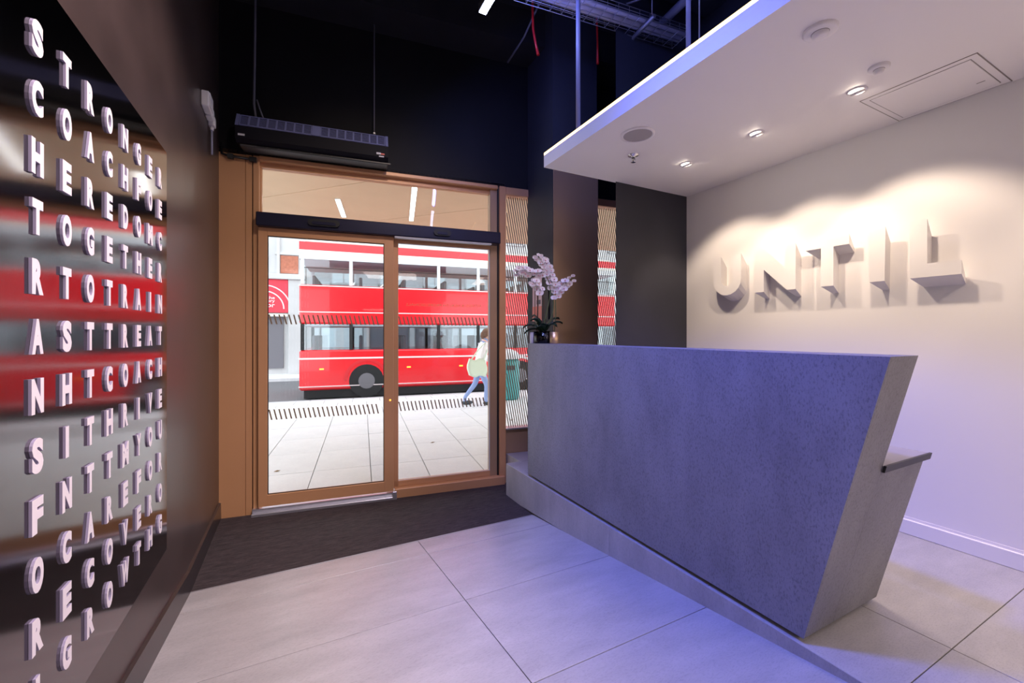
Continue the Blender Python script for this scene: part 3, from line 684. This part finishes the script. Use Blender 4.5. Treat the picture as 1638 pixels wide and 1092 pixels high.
for x, y, r_, tx in ((1.942, .967, .062, 'larger round white detector ringed in grey on the bulkhead, nearer the led edge'), (2.458, .973, .042, 'small round white sensor on the bulkhead between downlight and access panel')):
    t_ = at_ceiling('ceiling_detector', tx, 'detector', x, y, None)
    MB().lathe(x, y, [(r_, CZ), (r_, CZ-.010), (r_*.86, CZ-.014), (r_*.5, CZ-.014)], 28).build('base', 'whiteceil', t_)
    MB().lathe(x, y, [(r_*.5, CZ-.013), (r_*.48, CZ-.026), (r_*.3, CZ-.032), (0, CZ-.033)], 24).build('dome', 'whiteceil', t_)
    MB().lathe(x, y, [(r_*.53, CZ-.0135), (r_*.5, CZ-.0155), (r_*.48, CZ-.0135)], 24).build('ring_gap', 'gap', t_)
ap = at_ceiling('access_panel', 'rectangular flush access panel in the white bulkhead beside the wall', 'panel', 2.95, .94)
x0, x1, y0, y1 = 2.725, 3.185, .72, 1.165
fr = MB()
for a in ((x0, x1, y0, y0+.004), (x0, x1, y1-.004, y1), (x0, x0+.004, y0, y1), (x1-.004, x1, y0, y1)): fr.box(*a, CZ-.0022, CZ)
fr.build('outer_joint', 'gap', ap)
MB().box(x0+.004, x1-.004, y0+.004, y1-.004, CZ-.002, CZ).build('panel_frame', 'whiteceil', ap)
fr = MB(); a0, a1, b0, b1 = x0+.035, x1-.035, y0+.03, y1-.03
for a in ((a0, a1, b0, b0+.003), (a0, a1, b1-.003, b1), (a0, a0+.003, b0, b1), (a1-.003, a1, b0, b1)): fr.box(*a, CZ-.0027, CZ-.0018)
fr.build('door_joint', 'gap', ap)
MB().box(a0+.004, a1-.004, b0+.004, b1-.004, CZ-.004, CZ-.002).build('panel_door', 'whiteceil', ap)
MB().box(a1-.10, a1-.095, b0+.03, b0+.06, CZ-.005, CZ-.004).build('keyhole', 'gap', ap)

# ================================================================ AIR CURTAIN OVER THE DOOR
ac = thing('air_curtain', 'long black air curtain heater with louvred top over the sliding door', 'heater', (.74, -.11, 2.62), 'D')
A0, A1 = .18, 1.30
prf = [(-.02, 2.65), (-.02, 2.865), (-.15, 2.872), (-.205, 2.765), (-.205, 2.675), (-.165, 2.648)]
MB().prism([(p[0], p[1]) for p in prf], 0, A0, A1).build('casing', 'acbody', ac)
def onf(u, t, o_=0):   # point on the sloping grille face (t 0 bottom, 1 top)
    return (u, -.205+.055*t-o_*.89, 2.765+.107*t+o_*.45)
def fquad(mb, u0, u1, t0, t1, th, base=0):
    P = [onf(u0, t0, base), onf(u1, t0, base), onf(u1, t1, base), onf(u0, t1, base), onf(u0, t0, base+th), onf(u1, t0, base+th), onf(u1, t1, base+th), onf(u0, t1, base+th)]
    return mb.hexa(P)
wv = (A1-A0-.05)/17
for i in range(17):
    u0 = A0+.025+i*wv
    fr = MB()
    if i == 8: fquad(fr, u0+.002, u0+wv-.002, .03, .97, .006); fr.build('blank_plate', 'acgrille', ac); continue
    for q in ((u0, u0+wv, .02, .09), (u0, u0+wv, .91, .98), (u0, u0+.006, .02, .98), (u0+wv-.006, u0+wv, .02, .98)): fquad(fr, *q, .005)
    f_ = fr.build('louvre_frame', 'acgrille', ac)
    sl_ = MB()
    for k in range(7): fquad(sl_, u0+.006, u0+wv-.006, .13+.11*k, .17+.11*k, .0025)
    sl_.build('slats', 'acgrille', f_).__setitem__('kind', 'stuff')
for a, b_ in ((A0, A0+.022), (A1-.022, A1)):
    mb = MB(); fquad(mb, a, b_, .0, 1, .006); mb.build('end_cap', 'acgrille', ac)
MB().box(A0+.02, A1+.0, -.160, -.03, 2.630, 2.649, .006).build('outlet_tray', 'acunder', ac)
og = MB()
for i in range(13): og.box(A0+.14+i*.078, A0+.205+i*.078, -.1645, -.158, 2.634, 2.642)
og.build('outlet_vents', 'edge', ac)
MB().box(A0+.02, A0+.065, -.2075, -.205, 2.690, 2.704).build('badge', 'plastic', ac)
MB().box(A1-.095, A1-.06, -.2075, -.205, 2.690, 2.706).build('badge', 'plastic', ac); MB().box(A1-.06, A1-.03, -.2075, -.205, 2.690, 2.702).build('badge', 'redcable', ac, label='red half of the maker badge')
MB().box(A1-.075, A1-.035, -.2075, -.2052, 2.670, 2.680).build('badge', 'plastic', ac)
r1 = MB().tube([(.30, -.10, 2.868), (.285, -.10, 3.0), (.292, -.10, 3.5), (.295, -.1, 4.15)], .009)
r1.build('heater_cable', 'pipe', org=(.30, -.10, 2.868), frame='D', label='dark flexible cable rising from the left end of the air curtain', cat='cable')
MB().tube([(.36, -.13, 2.868), (.33, -.13, 2.95), (.31, -.125, 3.02)], .006).build('heater_cable', 'pipe', org=(.35, -.1, 2.868), frame='D', label='short looped cable tail beside the tall cable on the air curtain', cat='cable')
hr = thing('suspension_rod', 'thin dark rod holding up the right end of the air curtain', 'rod', (1.19, -.1, 2.868), 'D')
MB().tube([(1.19, -.1, 2.868), (1.19, -.1, 4.15)], .005).build('rod', 'pipe', hr)
MB().lathe(1.19, -.1, [(0, 2.90), (.012, 2.90), (.012, 2.915), (0, 2.915)], 6, False).build('nut', 'steel', hr)
# boxes on the left wall + conduit
jb = thing('junction_box', 'pale grey junction boxes high on the brown wall near the corner', 'box', (-.55, 3.4, 2.66))
MB().box(-.55, -.505, 3.30, 3.43, 2.645, 2.745, .006).build('box_body', 'plastic', jb)
MB().box(-.505, -.500, 3.31, 3.42, 2.652, 2.738, .002).build('lid', 'plastic', jb)
MB().box(-.55, -.508, 3.45, 3.52, 2.64, 2.71, .005).build('box_body', 'plastic', jb)
MB().box(-.55, -.51, 3.545, 3.60, 2.625, 2.69, .005).tube([(-.53, 3.57, 2.625), (-.53, 3.57, 2.60)], .012).build('gland_box', 'plastic', jb)
MB().tube([(-.53, 3.57, 2.60), (-.53, 3.57, 2.43)], .006).build('conduit', 'rod', org=(-.53, 3.57, 2.43), label='slim blue-lit conduit dropping from the junction boxes', cat='conduit')
MB().tube([(.04, -.02, 2.68), (.05, -.03, 2.60), (.10, -.035, 2.585), (.27, -.035, 2.578)], .010, 8).box(.09, .13, -.05, -.02, 2.565, 2.60).box(.24, .29, -.05, -.02, 2.56, 2.595).build('door_cable', 'black', org=(.04, -.02, 2.68), frame='D', label='black cable run clipped across the top of the bronze side panel', cat='cable')

# ================================================================ SERVICES IN THE DARK CEILING
def pipe(name, pts, r, m, label, cat, group=None):
    return MB().tube(pts, r, 12).build(name, m, org=tuple(pts[0]), label=label, cat=cat, group=group)
# cable basket
ct = thing('cable_basket', 'wire cable basket with pale conduits hanging from the dark ceiling', 'cable tray', (2.3, 2.62, 3.66))
a, b_ = Vector((1.45, 2.714, 3.70)), Vector((2.95, 2.55, 3.70)); d = (b_-a).normalized(); nn = Vector((-d.y, d.x, 0)); L_ = (b_-a).length
wm = MB()
for o_ in (-.10, -.05, 0, .05, .10): wm.tube([a+nn*o_, b_+nn*o_], .003, 5)
for o_ in (-.10, .10):
    for zz in (.03, .06): wm.tube([a+nn*o_+Vector((0, 0, zz)), b_+nn*o_+Vector((0, 0, zz))], .003, 5)
k = 0
while k < L_:
    p = a+d*k; wm.tube([p-nn*.10+Vector((0,0,.06)), p-nn*.10, p+nn*.10, p+nn*.10+Vector((0,0,.06))], .003, 5); k += .1
wm.build('wire_basket', 'steel', ct)
MB().tube([a+Vector((0,0,.045))+nn*.02, b_+Vector((0,0,.045))+nn*.02], .038, 14).build('conduit', 'conduit', ct)
MB().tube([a+Vector((0,0,.03))-nn*.05, b_+Vector((0,0,.03))-nn*.05], .022, 12).build('conduit', 'conduit', ct)
p = a+d*(L_*.72)
hb = MB().tube([p-nn*.17-Vector((0,0,.012)), p+nn*.17-Vector((0,0,.012))], .018, 4)
hb.build('hanger_channel', 'steel', ct)
MB().tube([p+nn*.14, p+nn*.14+Vector((0,0,.49))], .004, 6).tube([p-nn*.14, p-nn*.14+Vector((0,0,.49))], .004, 6).build('hanger_rod', 'steel', ct)
# rods carrying the bulkhead
pipe('suspension_rod', [(1.79, 2.45, 2.53), (1.79, 2.45, 4.15)], .016, 'rod', 'thick lilac-lit rod rising from the far end of the bulkhead', 'rod')
pipe('suspension_rod', [(1.955, 1.64, 2.53), (1.955, 1.64, 4.15)], .013, 'rod', 'bright blue-lit rod rising from the bulkhead, nearest the frame top', 'rod')
pipe('suspension_rod', [(2.02, 1.62, 2.60), (2.02, 1.62, 4.15)], .004, 'steel', 'hair-thin steel rod just right of the bright blue-lit rod', 'rod')
# pipes (bend next to the led edge, pair above)
def rp(x, y, dep):   # place a ceiling service by direction and distance from the room's origin
    s_, c2 = math.sin(.4743), math.cos(.4743); l__ = (x-819)/670*dep
    return (s_*dep+c2*l__, c2*dep-s_*l__, 1.17+(535-y)/670*dep)
pipe('ceiling_pipe', [rp(1016, 150, 3.9), rp(1015, 100, 3.9), rp(1019, 90, 3.92), rp(1030, 85, 3.95), rp(1100, 72, 4.05)], .030, 'pipe', 'dark pipe with an elbow bend above the led edge', 'pipe')
pipe('ceiling_pipe', [rp(1052, 45, 3.7), rp(1062, 34, 3.65), rp(1105, -8, 3.3)], .034, 'pipe', 'short thick dark pipe end beside the cable basket', 'pipe')
pipe('ceiling_pipe', [rp(985, 12, 3.6), rp(1012, 3, 3.5), rp(1050, -10, 3.4)], .008, 'steel', 'thin pale pipe crossing above the cable basket', 'pipe')
def strap(pts, label):
    mb = MB().tube(pts, [.010]*(len(pts)-1)+[.013], 6); mb.build('red_strap', 'redcable', org=tuple(pts[0]), label=label, cat='strap')
strap([rp(853, -25, 3.4), rp(852, 15, 3.4), rp(853, 48, 3.4), rp(857, 70, 3.4), rp(861, 88, 3.4)], 'curved red strap hanging in front of the dark wall by the tube light')
strap([rp(954, 9, 3.8), rp(955, 40, 3.8), rp(956, 70, 3.8), rp(956, 102, 3.8)], 'straight red strap hanging right of the tall rod')
pipe('ceiling_strut', [rp(865, 0, 3.5), rp(838, 60, 3.7), rp(812, 100, 3.9)], .008, 'pipe', 'thin dark diagonal strut behind the curved red strap', 'strut')
# linear cool lights in a row
def tube_light(y0, y1, label, P):
    x, z = 1.246, 3.60
    t_ = thing('linear_light', label, 'light', (x, (y0+y1)/2, z), group='linear lights in the dark ceiling')
    MB().box(x-.032, x+.032, y0, y1, z, z+.06, .004).build('housing', 'pipe', t_)
    MB().box(x-.027, x+.027, y0+.004, y1-.004, z-.008, z).build('diffuser', 'blue', t_)
    for yy in (y0+.1, y1-.1): MB().tube([(x, yy, z+.06), (x, yy, 4.15)], .003, 5).build('hanger', 'steel', t_)
    area((x+.01, (y0+y1)/2, z-.030), .05, y1-y0-.02, P, (.13, .18, 1), (0, -.75, 0))
tube_light(1.5, 2.92, 'blue-white linear light end at the top of the picture, over the door', P_BLUE*.8)
tube_light(-.15, 1.15, 'blue-white linear light above the front of the reception desk', P_BLUE)
tube_light(-1.8, -.5, 'blue-white linear light behind the camera', P_BLUE*.08)

# ================================================================ SIGN ON THE COLUMN AND DESK-TOP OBJECTS
po = thing('column_sign', 'narrow pink and coral printed sign on the dark column behind the orchid', 'sign', (2.06, 3.46, 1.3))
MB().box(2.046, 2.06, 3.26, 3.375, 1.31, 1.70, .002).build('sign_shadow', 'black', po)  # black slab drawn as the shadow beside the sign
MB().box(2.050, 2.06, 3.375, 3.555, 1.30, 1.73, .002).build('upper_print', 'pinkp', po)
MB().box(2.048, 2.050, 3.377, 3.553, 1.30, 1.44).build('coral_print', 'coral', po)
for yy in (3.44, 3.50): MB().box(2.047, 2.050, yy, yy+.008, 1.31, 1.64).build('dark_line', 'twig', po)
MB().box(2.047, 2.050, 3.40, 3.47, 1.46, 1.50).build('print_block', 'pipe', po)

DT = 1.098
orc = thing('potted_orchid', 'white moth orchid with arching sprays in a round dark glass bowl on the desk', 'plant', (1.80, 2.945, DT))
ox, oy = 1.80, 2.945
MB().lathe(ox, oy, [(0, DT), (.078, DT), (.082, DT+.005), (.082, DT+.098), (.078, DT+.098), (.078, DT+.006), (0, DT+.006)], 32).build('glass_pot', 'potglass', orc)
mo = MB().lathe(ox, oy, [(0, DT+.007), (.074, DT+.008), (.074, DT+.075), (.05, DT+.09), (0, DT+.098)], 28)
for k in range(60):
    a_ = random.uniform(0, 2*PI); r2 = .06*math.sqrt(random.random()); mo.ball((ox+r2*math.cos(a_), oy+r2*math.sin(a_), DT+.085+random.uniform(-.01, .01)), .010, n=5, m=3)
mo.build('bark', 'moss', orc).__setitem__('kind', 'stuff')
# view-plane directions for arranging sprays: r = image right, toward camera = c
R_ = Vector((math.cos(.4743), -math.sin(.4743), 0)); Z_ = Vector((0, 0, 1)); Fw = Vector((math.sin(.4743), math.cos(.4743), 0))
def leafm(base_, az, ln, lift, droop, wd=.044):
    d = Vector((math.cos(az), math.sin(az), 0)); s_ = Vector((-d.y, d.x, 0)); vs = []; n_ = 8
    for i in range(n_+1):
        t = i/n_; c_ = base_+d*ln*t+Z_*(lift*math.sin(t*PI*.6)-droop*t*t); w_ = wd*math.sin(PI*min(1, .12+t*.88))**.6*(1 if t < 1 else .1)
        vs += [c_-s_*w_+Z_*.008, c_-Z_*.004, c_+s_*w_+Z_*.008]
        vs += []
    fs = []
    for i in range(n_):
        for k in range(2): fs.append((i*3+k, i*3+k+1, i*3+k+4, i*3+k+3))
    top = len(vs); vs2 = [v-Z_*.003 for v in vs]
    fs2 = [tuple(top+i for i in f[::-1]) for f in fs]
    rim = [i*3 for i in range(n_+1)]+[i*3+2 for i in range(n_, -1, -1)]
    fs3 = [(rim[i], rim[(i+1) % len(rim)], rim[(i+1) % len(rim)]+top, rim[i]+top) for i in range(len(rim))]
    return MB().add([tuple(v) for v in vs+vs2], fs+fs2+fs3, True)
bs = Vector((ox, oy, DT+.09))
azr = math.atan2(R_.y, R_.x)
for da, ln, lift, dr in ((0, .16, .10, .02), (.35, .15, .12, 0), (2.9, .16, .06, .07), (3.3, .17, .09, .05), (3.6, .12, .12, .02), (2.5, .10, .12, .0), (-.6, .13, .09, .04), (4.2, .13, .07, .03), (5.0, .12, .08, .02), (1.5, .12, .09, .02), (3.0, .09, .14, 0)):
    leafm(bs, azr+da, ln, lift, dr).build('leaf', 'green', orc)
def cr(px, py, dd=0):   # a point of the plant by its spot in the picture-parallel plane through the pot
    dep = 3.443+dd; l__ = (px-819)/670*dep; s_, c2 = math.sin(.4743), math.cos(.4743)
    return Vector((s_*dep+c2*l__, c2*dep-s_*l__, 1.17+(535-py)/670*dep))
def bez(pts, n=14):
    out = []; N = len(pts)
    for i in range(N-1):
        p0, p1, p2, p3 = pts[max(i-1, 0)], pts[i], pts[i+1], pts[min(i+2, N-1)]
        for k in range(n):
            t = k/n; out.append(.5*((2*p1)+(p2-p0)*t+(2*p0-5*p1+4*p2-p3)*t*t+(3*p1-p0-3*p2+p3)*t**3))
    return out+[pts[-1]]
# one bloom: five broad petals and a lip, facing +z locally
def bloom_mesh():
    mb = MB(); 
    for k, (ang, ln, wd) in enumerate(((0, .026, .017), (PI*.5, .019, .010), (PI, .026, .017), (PI*1.28, .019, .009), (PI*1.72, .019, .009))):
        d = Vector((math.cos(ang), math.sin(ang), 0)); s_ = Vector((-d.y, d.x, 0)); vs = []
        for i in range(5):
            t = i/4; w_ = wd*(.25+.75*math.sin(PI*(.12+.80*t))) if i < 4 else wd*.35; z = -.003+.010*t*t-.006*t
            vs += [tuple(d*ln*t-s_*w_+Z_*(z+.003)), tuple(d*ln*t+Z_*(z-.001)), tuple(d*ln*t+s_*w_+Z_*(z+.003))]
        mb.add(vs, [(i*3+j, i*3+j+1, i*3+j+4, i*3+j+3) for i in range(4) for j in range(2)], True)
    mb.cur = 1; mb.ball((0, -.003, .004), .0035, .005, .006, 6, 4)
    return mb
proto = None
def spray(pts, n_bl, t0, label=None, seed=1, m='stem'):
    global proto
    rnd = random.Random(seed); c_ = bez([cr(*p) for p in pts]); N = len(c_)
    st_ = MB().tube(c_, [.0042-.002*i/N for i in range(N)], 6).build('flower_stem', m, orc)
    for k in range(n_bl):
        t = t0+(1-t0)*k/max(1, n_bl-1); p = c_[min(N-1, int(t*(N-1)))]; d = (c_[min(N-1, int(t*(N-1))+1)]-c_[max(0, int(t*(N-1))-1)]).normalized()
        side = d.cross(-Fw).normalized()*(1 if k % 2 else -1)
        q = p+side*rnd.uniform(.014, .024)-Fw*rnd.uniform(.0, .022)
        nrm = (-Fw+side*rnd.uniform(.2, .7)+Z_*rnd.uniform(-.4, .4)+R_*rnd.uniform(-.3, .3)).normalized()
        rot = nrm.to_track_quat('Z', 'Y'); sc_ = rnd.uniform(1.05, 1.35)*(1 if t < .9 else .65)
        if proto is None:
            o = bloom_mesh().build('bloom', ['petal', 'lip'], st_, org=(0, 0, 0)); proto = o.data
        else:
            o = bpy.data.objects.new('bloom', proto); C.objects.link(o); o.parent = st_
        o.location = q-Vector(ORG[st_.name]) ; o.rotation_mode = 'QUATERNION'; o.rotation_quaternion = rot; o.scale = (sc_,)*3
spray([(886, 540), (889, 505), (889, 478), (896, 462), (906, 452), (918, 444)], 13, .42, seed=3)
spray([(868, 535), (884, 500), (884, 460), (878, 434), (868, 418), (858, 409)], 21, .40, seed=4)
spray([(862, 535), (869, 500), (868, 470), (858, 455), (850, 450)], 9, .55, seed=5, m='twig')
spray([(858, 535), (860, 490), (857, 452), (846, 436), (836, 432), (825, 436)], 11, .58, seed=6, m='twig')
spray([(866, 535), (880, 470), (873, 440), (862, 437), (855, 442)], 8, .6, seed=9)
cpx = cr(849, 546)
cp = thing('tumbler', 'pale cylindrical tumbler left of the orchid bowl on the desk', 'cup', (1.765, 3.0, DT))
def standing(o_, px): 
    pass
tx, ty = 1.735, 3.005
ORG[cp.name] = (tx, ty, DT); cp.location = (tx, ty, DT)
MB().lathe(tx, ty, [(0, DT), (.021, DT), (.023, DT+.004), (.024, DT+.092), (.021, DT+.092), (.020, DT+.006), (0, DT+.006)], 24).build('tumbler_body', 'cup', cp)
gp = thing('votive_holder', 'small textured brass pot right of the orchid bowl on the desk', 'pot', (1.845, 2.83, DT))
gx, gy = 1.835, 2.835
ORG[gp.name] = (gx, gy, DT); gp.location = (gx, gy, DT)
MB().lathe(gx, gy, [(0, DT), (.034, DT), (.037, DT+.006), (.037, DT+.094), (.034, DT+.094), (.033, DT+.02), (0, DT+.02)], 24).build('pot_body', 'gold', gp)
MB().lathe(gx, gy, [(0, DT+.021), (.032, DT+.021), (.032, DT+.06), (0, DT+.062)], 20).build('candle', 'cup', gp)
